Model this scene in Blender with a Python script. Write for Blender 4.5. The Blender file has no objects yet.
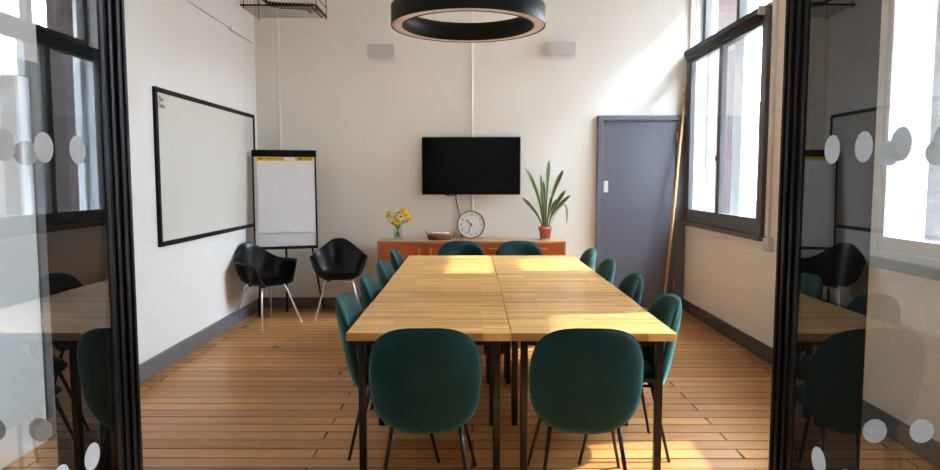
import bpy, bmesh, math, random
from mathutils import Vector, Matrix
random.seed(7)
PI = math.pi
SC = bpy.context.scene
COL = SC.collection

# ------------------------------------------------------------------ materials
def _new(name):
    m = bpy.data.materials.new(name); m.use_nodes = True
    nt = m.node_tree
    for n in list(nt.nodes): nt.nodes.remove(n)
    out = nt.nodes.new('ShaderNodeOutputMaterial')
    return m, nt, out

def N(nt, typ, **kw):
    n = nt.nodes.new(typ)
    for k, v in kw.items():
        if k in n.inputs.keys(): n.inputs[k].default_value = v
        else: setattr(n, k, v)
    return n

def rgb(c): return (c[0], c[1], c[2], 1.0)

def plain(name, col, rough=0.5, metal=0.0, sheen=0.0, sheen_tint=None, noise=0.0, scale=8.0, bump=0.0, bscale=60.0, spec=0.5, coat=0.0):
    m, nt, out = _new(name)
    b = N(nt, 'ShaderNodeBsdfPrincipled')
    b.inputs['Roughness'].default_value = rough
    b.inputs['Metallic'].default_value = metal
    b.inputs['Specular IOR Level'].default_value = spec
    if coat: b.inputs['Coat Weight'].default_value = coat; b.inputs['Coat Roughness'].default_value = .12
    if sheen:
        b.inputs['Sheen Weight'].default_value = sheen
        b.inputs['Sheen Roughness'].default_value = 0.35
        b.inputs['Sheen Tint'].default_value = rgb(sheen_tint or (1, 1, 1))
    tc = N(nt, 'ShaderNodeTexCoord')
    nz = N(nt, 'ShaderNodeTexNoise', Scale=scale, Detail=4.0)
    nt.links.new(tc.outputs['Object'], nz.inputs['Vector'])
    mx = N(nt, 'ShaderNodeMix', data_type='RGBA')
    k = noise
    mx.inputs['A'].default_value = rgb([max(0, x * (1 - k)) for x in col])
    mx.inputs['B'].default_value = rgb([min(1, x * (1 + k)) for x in col])
    nt.links.new(nz.outputs['Fac'], mx.inputs['Factor'])
    nt.links.new(mx.outputs['Result'], b.inputs['Base Color'])
    if bump:
        n2 = N(nt, 'ShaderNodeTexNoise', Scale=bscale, Detail=3.0)
        nt.links.new(tc.outputs['Object'], n2.inputs['Vector'])
        bp = N(nt, 'ShaderNodeBump', Strength=bump, Distance=0.004)
        nt.links.new(n2.outputs['Fac'], bp.inputs['Height'])
        nt.links.new(bp.outputs['Normal'], b.inputs['Normal'])
    nt.links.new(b.outputs['BSDF'], out.inputs['Surface'])
    return m

def glass(name, refl=1.6, tint=(1, 1, 1)):
    """clear sheet glass: both faces see through, the outer face of each side mirrors by Fresnel"""
    m, nt, out = _new(name)
    tr = N(nt, 'ShaderNodeBsdfTransparent'); tr.inputs['Color'].default_value = rgb(tint)
    gl = N(nt, 'ShaderNodeBsdfGlossy', Roughness=0.0)
    fr = N(nt, 'ShaderNodeFresnel', IOR=1.5)
    ge = N(nt, 'ShaderNodeNewGeometry')
    inv = N(nt, 'ShaderNodeMath', operation='SUBTRACT'); inv.inputs[0].default_value = 1.0
    nt.links.new(ge.outputs['Backfacing'], inv.inputs[1])
    mu = N(nt, 'ShaderNodeMath', operation='MULTIPLY')
    nt.links.new(fr.outputs['Fac'], mu.inputs[0]); nt.links.new(inv.outputs[0], mu.inputs[1])
    m2 = N(nt, 'ShaderNodeMath', operation='MULTIPLY', use_clamp=True); m2.inputs[1].default_value = refl
    nt.links.new(mu.outputs[0], m2.inputs[0])
    mx = N(nt, 'ShaderNodeMixShader')
    nt.links.new(m2.outputs[0], mx.inputs[0])
    nt.links.new(tr.outputs[0], mx.inputs[1]); nt.links.new(gl.outputs[0], mx.inputs[2])
    nt.links.new(mx.outputs[0], out.inputs['Surface'])
    return m

def bricks(name, c1, c2, mortar, w, h, ms, axes, rough=0.6, bump=0.5, bdist=0.004, offset=0.5, grain=None, stain=0.0, bias=0.0, spec=0.5, gap_fade=False):
    """courses / boards / strips. axes: 'wall' (x+y, z) or 'flat' (x, y)"""
    m, nt, out = _new(name)
    b = N(nt, 'ShaderNodeBsdfPrincipled', Roughness=rough)
    b.inputs['Specular IOR Level'].default_value = spec
    tc = N(nt, 'ShaderNodeTexCoord')
    sp = N(nt, 'ShaderNodeSeparateXYZ'); nt.links.new(tc.outputs['Object'], sp.inputs[0])
    cb = N(nt, 'ShaderNodeCombineXYZ')
    if axes == 'wall':
        ad = N(nt, 'ShaderNodeMath', operation='ADD')
        nt.links.new(sp.outputs[0], ad.inputs[0]); nt.links.new(sp.outputs[1], ad.inputs[1])
        nt.links.new(ad.outputs[0], cb.inputs[0]); nt.links.new(sp.outputs[2], cb.inputs[1])
    else:
        nt.links.new(sp.outputs[0], cb.inputs[0]); nt.links.new(sp.outputs[1], cb.inputs[1])
    br = N(nt, 'ShaderNodeTexBrick', offset=offset, offset_frequency=2)
    br.inputs['Scale'].default_value = 1.0
    br.inputs['Color1'].default_value = rgb(c1); br.inputs['Color2'].default_value = rgb(c2)
    br.inputs['Mortar'].default_value = rgb(mortar)
    br.inputs['Mortar Size'].default_value = ms; br.inputs['Mortar Smooth'].default_value = 0.2
    br.inputs['Bias'].default_value = bias
    br.inputs['Brick Width'].default_value = w; br.inputs['Row Height'].default_value = h
    nt.links.new(cb.outputs[0], br.inputs['Vector'])
    col = br.outputs['Color']
    if gap_fade:
        # the dark joints come and go along the boards
        base = br.outputs['Color']
        br2 = N(nt, 'ShaderNodeTexBrick', offset=offset, offset_frequency=2)
        br2.inputs['Scale'].default_value = 1.0
        br2.inputs['Color1'].default_value = rgb(c1); br2.inputs['Color2'].default_value = rgb(c2)
        br2.inputs['Mortar'].default_value = rgb([(a + q) / 2 * .8 for a, q in zip(c1, c2)])
        br2.inputs['Mortar Size'].default_value = ms; br2.inputs['Bias'].default_value = bias
        br2.inputs['Brick Width'].default_value = w; br2.inputs['Row Height'].default_value = h
        nt.links.new(cb.outputs[0], br2.inputs['Vector'])
        mp0 = N(nt, 'ShaderNodeMapping'); mp0.inputs['Scale'].default_value = (.8, 7.0, 1)
        nt.links.new(cb.outputs[0], mp0.inputs['Vector'])
        nf = N(nt, 'ShaderNodeTexNoise', Scale=1.0, Detail=2.0); nt.links.new(mp0.outputs[0], nf.inputs['Vector'])
        rp0 = N(nt, 'ShaderNodeValToRGB'); rp0.color_ramp.elements[0].position = .40; rp0.color_ramp.elements[1].position = .78
        nt.links.new(nf.outputs['Fac'], rp0.inputs[0])
        mm = N(nt, 'ShaderNodeMix', data_type='RGBA')
        nt.links.new(rp0.outputs[0], mm.inputs['Factor'])
        nt.links.new(base, mm.inputs['A']); nt.links.new(br2.outputs['Color'], mm.inputs['B'])
        col = mm.outputs['Result']
    def mult(col, fac_socket, lo, hi):
        rp = N(nt, 'ShaderNodeMapRange'); rp.inputs['From Min'].default_value = .25; rp.inputs['From Max'].default_value = .75
        rp.inputs['To Min'].default_value = lo; rp.inputs['To Max'].default_value = hi
        nt.links.new(fac_socket, rp.inputs['Value'])
        mx = N(nt, 'ShaderNodeVectorMath', operation='SCALE')
        nt.links.new(col, mx.inputs[0]); nt.links.new(rp.outputs[0], mx.inputs['Scale'])
        return mx.outputs[0]
    if grain:
        gs, lo, hi = grain
        mp = N(nt, 'ShaderNodeMapping'); mp.inputs['Scale'].default_value = gs
        nt.links.new(cb.outputs[0], mp.inputs['Vector'])
        ng = N(nt, 'ShaderNodeTexNoise', Scale=1.0, Detail=5.0, Roughness=.6)
        nt.links.new(mp.outputs[0], ng.inputs['Vector'])
        col = mult(col, ng.outputs['Fac'], lo, hi)
    if stain:
        ns = N(nt, 'ShaderNodeTexNoise', Scale=1.4, Detail=5.0, Roughness=.6)
        nt.links.new(cb.outputs[0], ns.inputs['Vector'])
        col = mult(col, ns.outputs['Fac'], 1 - stain, 1 + stain)
        rr = N(nt, 'ShaderNodeMapRange'); rr.inputs['To Min'].default_value = rough * .7; rr.inputs['To Max'].default_value = rough * 1.35
        nt.links.new(ns.outputs['Fac'], rr.inputs['Value']); nt.links.new(rr.outputs[0], b.inputs['Roughness'])
    nt.links.new(col, b.inputs['Base Color'])
    bp = N(nt, 'ShaderNodeBump', Strength=bump, Distance=bdist, invert=True)
    nt.links.new(br.outputs['Fac'], bp.inputs['Height'])
    nt.links.new(bp.outputs['Normal'], b.inputs['Normal'])
    nt.links.new(b.outputs['BSDF'], out.inputs['Surface'])
    return m

M = {}
M['plaster'] = plain('plaster', (.86, .848, .79), .75, noise=.03, scale=1.2, bump=.12, bscale=35)
M['plaster_left'] = plain('plaster_left', (.84, .832, .81), .7, noise=.03, scale=1.2, bump=.12, bscale=35)
M['ceiling'] = plain('ceiling_paint', (.86, .845, .80), .8, noise=.02)
M['paint_brick'] = bricks('painted_brick', (.87, .82, .74), (.855, .80, .715), (.83, .77, .685), .225, .075, .005, 'wall', rough=.6, bump=.45, bdist=.004)
M['red_brick'] = bricks('red_brick', (.066, .036, .031), (.048, .025, .022), (.075, .068, .065), .225, .075, .006, 'wall', rough=.85, bump=.5)
M['floor'] = bricks('floor_boards', (.64, .310, .105), (.43, .195, .064), (.016, .007, .004), 2.3, .125, .0080, 'flat', spec=.22, rough=.30, bump=.5, bdist=.003, offset=.37,
                    grain=((1.2, 40, 1), .80, 1.16), stain=.14, gap_fade=True)
M['corridor_floor'] = M['floor']
M['butcher'] = bricks('butcher_block', (.82, .465, .145), (.43, .205, .058), (.36, .19, .07), .46, .021, .0006, 'flat', spec=.22, rough=.30, bump=.05, bdist=.001, offset=.43,
                      grain=((2.2, 60, 1), .80, 1.18))
M['velvet'] = plain('velvet', (.003, .027, .028), .75, sheen=.8, sheen_tint=(.14, .50, .50), noise=.65, scale=7, bump=.12, bscale=25, spec=.2)
M['black_steel'] = plain('black_steel', (.010, .008, .007), .32, metal=.3, noise=.15)
M['black_frame'] = plain('black_frame', (.003, .003, .004), .4, spec=.2, noise=.1)
M['black_plastic'] = plain('black_plastic', (.0025, .0028, .004), .24, spec=.25, noise=.1)
M['black_satin'] = plain('black_satin', (.004, .004, .005), .5, spec=.2, noise=.1)
M['chrome'] = plain('chrome', (.80, .79, .78), .3, metal=.7, noise=.05)
M['grey_metal'] = plain('grey_metal', (.42, .41, .38), .4, metal=.6, noise=.1)
M['window_grey'] = plain('window_grey', (.092, .090, .095), .4, noise=.08)
M['white_paint'] = plain('white_paint', (.82, .84, .86), .45, noise=.03)
M['door_grey'] = plain('door_grey', (.13, .135, .165), .45, noise=.06, scale=3)
M['skirting'] = plain('skirting_grey_lit', (.165, .167, .185), .4, noise=.08)  # dark grey skirting, light on the left board put into a paler colour
M['skirting_dark'] = plain('skirting_dark', (.065, .065, .072), .4, noise=.08)
M['teak'] = bricks('teak', (.52, .115, .024), (.43, .085, .018), (.43, .085, .018), .8, .2, .0, 'wall', rough=.32, bump=0, grain=((5, 60, 1), .75, 1.15))
M['teak_light'] = bricks('teak_light', (.46, .25, .12), (.42, .22, .10), (.42, .22, .1), 1.2, .3, .0, 'flat', rough=.3, bump=0, grain=((3, 60, 1), .8, 1.12))
M['pull'] = plain('pull_wood', (.45, .22, .08), .4, noise=.2, scale=30)
M['whiteboard'] = plain('whiteboard', (.70, .685, .64), .22, noise=.015, scale=2)
M['paper'] = plain('paper', (.80, .79, .82), .7, noise=.015)
M['board_white'] = plain('board_white', (.74, .73, .73), .3, noise=.01)
M['yellow'] = plain('yellow', (.78, .50, .03), .5, noise=.04)
M['ink'] = plain('ink', (.02, .02, .025), .5)
M['screen'] = plain('screen', (.004, .004, .005), .12, noise=.05)
def frosted():
    m, nt, out = _new('frosted_dot')
    a = N(nt, 'ShaderNodeBsdfDiffuse'); a.inputs['Color'].default_value = (.75, .77, .79, 1)
    t = N(nt, 'ShaderNodeBsdfTranslucent'); t.inputs['Color'].default_value = (.75, .77, .79, 1)
    mx = N(nt, 'ShaderNodeMixShader'); mx.inputs[0].default_value = .55
    nt.links.new(a.outputs[0], mx.inputs[1]); nt.links.new(t.outputs[0], mx.inputs[2]); nt.links.new(mx.outputs[0], out.inputs[0])
    return m
M['dot'] = frosted()
M['diffuser'] = plain('diffuser', (.84, .74, .67), .5, noise=.02)
M['clock_rim'] = plain('clock_rim', (.30, .23, .18), .35, metal=.5, noise=.05)
M['clock_face'] = plain('clock_face', (.82, .82, .83), .5)
M['wicker'] = bricks('wicker', (.42, .17, .07), (.30, .11, .04), (.10, .04, .015), .016, .008, .0015, 'wall', rough=.6, bump=1.0, bdist=.003)
M['cane'] = plain('cane', (.42, .22, .10), .5, noise=.25, scale=60)
M['terracotta'] = plain('terracotta', (.50, .125, .05), .6, noise=.08, scale=20)
M['soil'] = plain('soil', (.04, .025, .015), .95, noise=.4, scale=90, bump=.8)
M['wood_pole'] = plain('wood_pole', (.60, .33, .13), .45, noise=.15, scale=12)
M['brass'] = plain('brass', (.55, .38, .16), .35, metal=.8)
M['grey_box'] = plain('grey_box', (.58, .565, .55), .5, noise=.03)
M['pale_plastic'] = plain('pale_plastic', (.66, .65, .63), .4)
M['glass'] = glass('partition_glass', 2.0, (.93, .95, .95))
M['pane'] = glass('window_pane', 1.6, (.97, .985, .99))
M['vase_glass'] = glass('vase_glass', 1.2, (.96, .98, .965))
M['marker_blue'] = plain('marker_blue', (.03, .05, .22), .35)
M['fabric_black'] = plain('fabric_black', (.012, .012, .014), .8)
M['stem'] = plain('stem', (.06, .17, .03), .5, noise=.25, scale=30)
M['petal_yellow'] = plain('petal_yellow', (.85, .58, .02), .6, noise=.12, scale=60)
M['petal_cream'] = plain('petal_cream', (.86, .78, .42), .6, noise=.12, scale=60)
M['petal_orange'] = plain('petal_orange', (.86, .42, .02), .6, noise=.12, scale=60)
M['leaf'] = plain('leaf_green', (.07, .20, .035), .45, noise=.3, scale=40)
M['dry_leaf'] = plain('dry_leaf', (.40, .33, .22), .7, noise=.2, scale=40)
M['street'] = plain('street', (.16, .155, .15), .9, noise=.15)
M['roof'] = plain('roof_slate', (.22, .22, .24), .8, noise=.1)
M['corridor'] = plain('corridor_paint', (.10, .10, .105), .8, noise=.03)
M['sill_stone'] = plain('sill_stone', (.20, .20, .215), .35, noise=.5, scale=7)

def snake_mat():
    m, nt, out = _new('snake_leaf')
    b = N(nt, 'ShaderNodeBsdfPrincipled', Roughness=.4)
    at = N(nt, 'ShaderNodeAttribute', attribute_name='edge')
    tc = N(nt, 'ShaderNodeTexCoord')
    mp = N(nt, 'ShaderNodeMapping'); mp.inputs['Scale'].default_value = (6, 6, 60)
    nt.links.new(tc.outputs['Object'], mp.inputs[0])
    nz = N(nt, 'ShaderNodeTexNoise', Scale=1.0, Detail=3.0); nt.links.new(mp.outputs[0], nz.inputs[0])
    m1 = N(nt, 'ShaderNodeMix', data_type='RGBA')
    m1.inputs['A'].default_value = (.010, .034, .011, 1); m1.inputs['B'].default_value = (.045, .10, .028, 1)
    nt.links.new(nz.outputs['Fac'], m1.inputs['Factor'])
    m2 = N(nt, 'ShaderNodeMix', data_type='RGBA'); m2.inputs['B'].default_value = (.42, .42, .12, 1)
    nt.links.new(m1.outputs['Result'], m2.inputs['A']); nt.links.new(at.outputs['Fac'], m2.inputs['Factor'])
    nt.links.new(m2.outputs['Result'], b.inputs['Base Color'])
    nt.links.new(b.outputs[0], out.inputs[0])
    return m
M['snake'] = snake_mat()

# ------------------------------------------------------------------ mesh helpers
class MB:
    def __init__(s): s.v = []; s.f = []; s.smooth = []
    def add(s, vs, fs, smooth=False):
        o = len(s.v); s.v.extend([tuple(v) for v in vs])
        for f in fs: s.f.append([i + o for i in f]); s.smooth.append(smooth)
        return s
    def box(s, x0, x1, y0, y1, z0, z1, mat=None):
        vs = [Vector((x, y, z)) for z in (z0, z1) for y in (y0, y1) for x in (x0, x1)]
        if mat is not None: vs = [mat @ v for v in vs]
        return s.add(vs, [(0, 2, 3, 1), (4, 5, 7, 6), (0, 1, 5, 4), (2, 6, 7, 3), (0, 4, 6, 2), (1, 3, 7, 5)])
    def tube(s, pts, r, seg=12, closed=False, caps=True):
        pts = [Vector(p) for p in pts]; n = len(pts)
        rs = r if isinstance(r, (list, tuple)) else [r] * n
        vs = []; prev = None
        for i, p in enumerate(pts):
            if closed: t = pts[(i + 1) % n] - pts[i - 1]
            else: t = pts[min(i + 1, n - 1)] - pts[max(i - 1, 0)]
            t.normalize()
            if prev is None:
                a = Vector((0, 0, 1)) if abs(t.z) < .9 else Vector((1, 0, 0))
                u = t.cross(a).normalized()
            else:
                u = (prev - t * prev.dot(t)).normalized()
            prev = u; w = t.cross(u)
            for k in range(seg):
                a = 2 * PI * k / seg
                vs.append(p + (u * math.cos(a) + w * math.sin(a)) * rs[i])
        fs = []
        for i in range(n if closed else n - 1):
            j = (i + 1) % n
            for k in range(seg):
                k2 = (k + 1) % seg
                fs.append((i * seg + k, i * seg + k2, j * seg + k2, j * seg + k))
        s.add(vs, fs, True)
        if caps and not closed:
            o = len(s.v) - len(vs)
            s.f.append([o + k for k in reversed(range(seg))]); s.smooth.append(False)
            s.f.append([o + (n - 1) * seg + k for k in range(seg)]); s.smooth.append(False)
        return s
    def lathe(s, prof, seg=32, c=(0, 0, 0), sx=1, sy=1, smooth=True, mat=None):
        vs = []; n = len(prof)
        for r, z in prof:
            for k in range(seg):
                a = 2 * PI * k / seg
                v = Vector((c[0] + r * sx * math.cos(a), c[1] + r * sy * math.sin(a), c[2] + z))
                vs.append(mat @ v if mat is not None else v)
        fs = [(i * seg + k, i * seg + (k + 1) % seg, (i + 1) * seg + (k + 1) % seg, (i + 1) * seg + k) for i in range(n - 1) for k in range(seg)]
        return s.add(vs, fs, smooth)
    def ball(s, c, r, seg=10, rings=6, sz=1.0):
        prof = [(max(1e-4, r * math.sin(PI * i / rings)), -r * sz * math.cos(PI * i / rings)) for i in range(rings + 1)]
        return s.lathe(prof, seg, c)
    def build(s, name, mat, parent=None, bevel=0.0, seg=2, solid=0.0, sub=0):
        me = bpy.data.meshes.new(name); me.from_pydata(s.v, [], s.f)
        bm = bmesh.new(); bm.from_mesh(me)
        bmesh.ops.recalc_face_normals(bm, faces=bm.faces)
        bm.to_mesh(me); bm.free()
        me.polygons.foreach_set('use_smooth', s.smooth)
        me.materials.append(mat); me.update()
        o = bpy.data.objects.new(name, me); COL.objects.link(o)
        if parent is not None: o.parent = parent
        if solid:
            md = o.modifiers.new('thick', 'SOLIDIFY'); md.thickness = solid; md.offset = 0
        if sub:
            md = o.modifiers.new('smooth', 'SUBSURF'); md.levels = sub; md.render_levels = sub
        if bevel:
            md = o.modifiers.new('bevel', 'BEVEL'); md.width = bevel; md.segments = seg; md.limit_method = 'ANGLE'
        return o

def box(name, mat, x0, x1, y0, y1, z0, z1, parent=None, bevel=0.003):
    return MB().box(x0, x1, y0, y1, z0, z1).build(name, mat, parent, bevel)

def tag(o, label, cat, group=None, kind=None):
    o['label'] = label; o['category'] = cat
    if group: o['group'] = group
    if kind: o['kind'] = kind
    return o
def thing(name, label, cat, loc=(0, 0, 0), rz=0.0, group=None):
    o = bpy.data.objects.new(name, None); COL.objects.link(o)
    o.location = loc; o.rotation_euler = (0, 0, rz); o.empty_display_size = .1
    return tag(o, label, cat, group)
def struct(o, label=None, cat=None):
    o['kind'] = 'structure'
    if label: o['label'] = label
    if cat: o['category'] = cat
    return o
def sempty(name, label, cat, loc=(0, 0, 0)):
    o = bpy.data.objects.new(name, None); COL.objects.link(o); o.location = loc
    return struct(o, label, cat)
def dup(root, loc, rz, label, group=None):
    r = root.copy(); COL.objects.link(r); r.location = loc; r.rotation_euler = (0, 0, rz); r['label'] = label
    if group: r['group'] = group
    for ch in list(root.children):
        c = ch.copy(); COL.objects.link(c); c.parent = r
        for g in list(ch.children):
            d = g.copy(); COL.objects.link(d); d.parent = c
    return r
def text_mesh(strings, name, mat, parent=None):
    """strings: list of (text, size, matrix). One mesh of flat-extruded lettering."""
    b = MB()
    for t, size, mtx in strings:
        cu = bpy.data.curves.new('lettering', 'FONT'); cu.body = t; cu.size = size
        cu.align_x = 'CENTER'; cu.align_y = 'CENTER'; cu.extrude = .0006
        to = bpy.data.objects.new('lettering', cu); COL.objects.link(to)
        dg = bpy.context.evaluated_depsgraph_get(); dg.update()
        me = bpy.data.meshes.new_from_object(to.evaluated_get(dg))
        b.add([mtx @ v.co for v in me.vertices], [list(p.vertices) for p in me.polygons])
        bpy.data.objects.remove(to); bpy.data.curves.remove(cu); bpy.data.meshes.remove(me)
    return b.build(name, mat, parent)
def sgnpow(v, p): return math.copysign(abs(v) ** p, v)
def bez(p0, p1, p2, n):
    p0, p1, p2 = Vector(p0), Vector(p1), Vector(p2)
    return [p0 * (1 - t) ** 2 + p1 * 2 * t * (1 - t) + p2 * t * t for t in [i / (n - 1) for i in range(n)]]

# ------------------------------------------------------------------ room numbers
XL, XR, YB, YN, ZC = -2.428, 2.416, 7.72, -1.7, 4.25
XO = 3.0                      # outer face of the right wall
W1 = (5.62, 7.66); W2 = (2.05, 4.06)
ZS, ZH, ZH2 = 1.02, 3.62, 3.0           # sill and head of both window openings

struct(box('floor', M['floor'], XL - .2, XR + .2, YN - .2, YB + .2, -.12, 0, bevel=0), 'worn orange-brown floorboards running across the room', 'floor')
SKX, SKY = (-.55, .55), (-1.0, -.2)     # unseen rooflight added over the corridor for soft fill light
cl = MB(); cl.box(XL - .2, XR + .2, SKY[1], YB + .2, ZC, ZC + .12); cl.box(XL - .2, XR + .2, YN - .2, SKY[0], ZC, ZC + .12)
cl.box(XL - .2, SKX[0], SKY[0], SKY[1], ZC, ZC + .12); cl.box(SKX[1], XR + .2, SKY[0], SKY[1], ZC, ZC + .12)
struct(cl.build('ceiling', M['ceiling']), 'high pale ceiling', 'ceiling')
sk = sempty('window_5', 'unseen rooflight added over the corridor behind the viewer for fill light', 'window')
sf = MB()
for y in (SKY[0], (SKY[0] + SKY[1]) / 2 - .02, SKY[1] - .04): sf.box(SKX[0], SKX[1], y, y + .04, ZC + .02, ZC + .12)
for x in (SKX[0], SKX[1] - .04): sf.box(x, x + .04, SKY[0] + .04, SKY[1] - .04, ZC + .02, ZC + .12)
sf.build('frame', M['white_paint'], sk)
MB().box(SKX[0] + .03, SKX[1] - .03, SKY[0] + .03, SKY[1] - .03, ZC + .09, ZC + .10).build('pane', M['pane'], sk)
struct(box('wall_left', M['plaster_left'], XL - .2, XL, YN - .2, YB + .2, 0, ZC, bevel=0), 'white plaster wall on the left behind the whiteboard', 'wall')
struct(box('wall_back', M['plaster'], XL, XR, YB, YB + .2, 0, ZC, bevel=0), 'off-white plaster wall at the far end behind the television', 'wall')
struct(box('wall_corridor', M['corridor'], XL, XR, YN - .2, YN, 0, ZC, bevel=0), 'grey corridor wall behind the viewer', 'wall')
def right_wall(x0, x1, ZH=ZH, ZH2=ZH2):
    b = MB()
    b.box(x0, x1, YN - .2, YB + .2, 0, ZS); b.box(x0, x1, YN - .2, YB + .2, ZH, ZC)
    b.box(x0, x1, W2[0], W2[1], ZH2, ZH); b.box(x0, x1, YN - .2, W2[0], ZS, ZH); b.box(x0, x1, W2[1], W1[0], ZS, ZH); b.box(x0, x1, W1[1], YB + .2, ZS, ZH)
    return b
struct(right_wall(XR, 2.70).build('wall_right', M['paint_brick']), 'cream painted brick wall with tall windows on the right', 'wall')
struct(right_wall(2.70, XO, 4.12, 3.3).build('wall_right_outer', M['red_brick']), 'red brick outer face of the window wall', 'wall')
# skirting
struct(box('baseboard_left', M['skirting'], XL, XL + .022, 3.88, YB, 0, .135), 'dark grey skirting board along the left wall, coloured lighter as lit', 'baseboard')
struct(box('baseboard_back', M['skirting'], XL, 1.395, YB - .022, YB, 0, .125), 'grey skirting board along the far wall', 'baseboard')
struct(box('baseboard_right', M['skirting_dark'], XR - .024, XR, 1.75, YB, 0, .125), 'dark grey skirting board along the brick wall', 'baseboard')
struct(box('trim_1', M['plaster'], XL, -2.225, YB - .014, YB, .0, ZC, bevel=.002), 'boxed-in casing in the far left corner', 'trim')

# ------------------------------------------------------------------ windows in the right wall
def window(idx, y0, y1, label, head):
    ZH = head
    w = sempty('window_%d' % idx, label, 'window', (0, 0, 0))
    ym = (y0 + y1) / 2 + .02
    g = M['window_grey'] if idx == 1 else M['white_paint']
    # inner grey casement frame, flush with the wall
    a, bx = XR - .035, XR + .045
    zt = 2.88
    f = MB(); f.box(a, bx, y0 - .02, y0 + .075, ZS - .02, zt); f.box(a, bx, y1 - .075, y1 + .02, ZS - .02, zt)
    f.box(a, bx, y0 + .075, y1 - .075, ZS + .0, ZS + .05); f.box(a, bx, y0 + .075, y1 - .075, zt - .09, zt)
    f.build('frame', g, w, .004)
    for (c, d) in ((y0 + .075, ym - .004), (ym + .004, y1 - .075)):
        s = MB(); s.box(a + .012, bx - .012, c, c + .038, ZS + .05, zt - .09); s.box(a + .012, bx - .012, d - .038, d, ZS + .05, zt - .09)
        s.box(a + .012, bx - .012, c + .038, d - .038, ZS + .05, ZS + .13); s.box(a + .012, bx - .012, c + .038, d - .038, zt - .13, zt - .09)
        so = s.build('sash', g, w, .003)
        MB().box(XR + .002, XR + .008, c + .036, d - .036, ZS + .128, zt - .128).build('pane', M['pane'], so)
    MB().box(a - .012, a + .012, ym + .02, ym + .028, 1.66, 1.70).box(a - .018, a - .004, ym + .02, ym + .027, 1.685, 1.70).build('handle', g, w, .003)
    # sill
    MB().box(XR - .06, XR + .06, y0 - .05, y1 + .05, ZS - .05, ZS - .005).build('sill', g, w, .004)
    # lining of the reveal
    ln = MB(); ln.box(XR + .05, 2.70, y0, y0 + .012, ZS, ZH); ln.box(XR + .05, 2.70, y1 - .012, y1, ZS, ZH)
    ln.box(XR + .05, 2.70, y0 + .012, y1 - .012, ZH - .012, ZH); ln.box(XR + .05, 2.70, y0 + .012, y1 - .012, ZS, ZS + .012)
    ln.build('reveal_lining', M['white_paint'], w)
    # outer white sliding window, with a wide middle post
    o = MB(); p, q = (2.61, 2.69) if idx == 1 else (2.56, 2.62); sw = .063 if idx == 1 else .025; pm = (p + q) / 2 - .005
    o.box(p, q, y0 + .012, y0 + .012 + sw, ZS + .012, 2.95); o.box(p, q, y1 - .012 - sw, y1 - .012, ZS + .012, 2.95)
    o.box(p, q, ym - .01, ym + .22, ZS + .012, 2.95); o.box(p, q, y0 + .012 + sw, y1 - .012 - sw, ZS + .012, ZS + .09)
    oo = o.build('outer_frame', M['white_paint'], w, .004)
    MB().box(pm, pm + .006, y0 + .01 + sw, y1 - .01 - sw, ZS + .085, 2.96).build('pane', M['pane'], oo)
    if head < 3.2: return w
    # grey top light
    t = MB(); p, q = 2.54, 2.62
    t.box(p, q, y0 + .012, y0 + .09, 2.99, ZH - .012); t.box(p, q, y1 - .09, y1 - .012, 2.99, ZH - .012)
    t.box(p, q, ym - .045, ym + .035, 2.99, ZH - .012); t.box(p, q, y0 + .012, y1 - .012, 2.93, 2.99); t.box(p, q, y0 + .09, y1 - .09, ZH - .09, ZH - .012)
    to = t.build('top_light_frame', g, w, .004)
    MB().box(2.575, 2.581, y0 + .085, y1 - .085, 2.985, ZH - .085).build('pane', M['pane'], to)
    return w
window(1, W1[0], W1[1], 'tall grey-framed double window beside the grey door', ZH)
window(2, W2[0], W2[1], 'tall window behind the right glass panel', ZH2)

def blind(y0, y1, label):
    t = thing('roller_blind', label, 'blind', (XR - .035, (y0 + y1) / 2, 2.76), 0, 'roller blinds above the windows')
    L = (y1 - y0) / 2
    MB().box(-.05, 0.03, -L, L, .065, .122).build('cassette', M['black_satin'], t, .012)
    MB().tube([(-.02, -L + .02, .045), (-.02, L - .02, .045)], .026, 16).build('fabric_roll', M['fabric_black'], t)
    MB().box(-.03, -.02, -L + .03, L - .03, 0, .03).build('bottom_bar', M['black_satin'], t, .003)
    for s in (-1, 1):
        MB().box(-.056, .03, s * L - .012, s * L + .012, .055, .128).build('bracket', M['pale_plastic'], t, .003)
    return t
blind(5.66, 7.62, 'black roller blind rolled up above the window beside the grey door')
blind(W2[0], W2[1] + .02, 'black roller blind above the window behind the right glass panel')

# sloping grey ledge under the near window
tag(box('window_ledge', M['sill_stone'], XR - .075, XR - .03, W2[0] - .1, W2[1] + .12, .97, 1.03, bevel=.006), 'mottled grey ledge under the near window behind the glass', 'ledge')

# ------------------------------------------------------------------ grey door in the far wall
d = sempty('door_1', 'plain grey door with grey frame in the far right corner', 'door', (0, YB, 0))
MB().box(1.402, 1.468, -.06, 0, 0, 2.187).box(2.293, 2.41, -.06, 0, 0, 2.187).box(1.468, 2.293, -.06, 0, 2.131, 2.187).build('door_frame', M['door_grey'], d, .004)
leaf_ = MB().box(1.472, 2.289, -.035, 0, .008, 2.127).build('door_leaf', M['door_grey'], d, .003)
k = MB().box(1.478, 1.528, -.055, -.035, 1.33, 1.46).build('lock_plate', M['pale_plastic'], leaf_, .008); k['label'] = 'pale lock plate'
for z in (.27, 1.42, 1.95):
    MB().tube([(2.292, -.062, z - .05), (2.292, -.062, z + .05)], .009, 10).build('hinge', M['brass'], d)
d2 = sempty('door_2', 'white door with grey casing in the left wall behind the glass', 'door', (XL, 0, 0))
MB().box(0, .03, 3.735, 3.875, 0, 2.12).box(0, .03, 2.70, 2.83, 0, 2.12).box(0, .03, 2.83, 3.735, 2.03, 2.12).build('casing', M['skirting'], d2, .004)
MB().box(0, .016, 2.83, 3.735, .0, 2.03).build('door_leaf', M['white_paint'], d2, .002)
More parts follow.
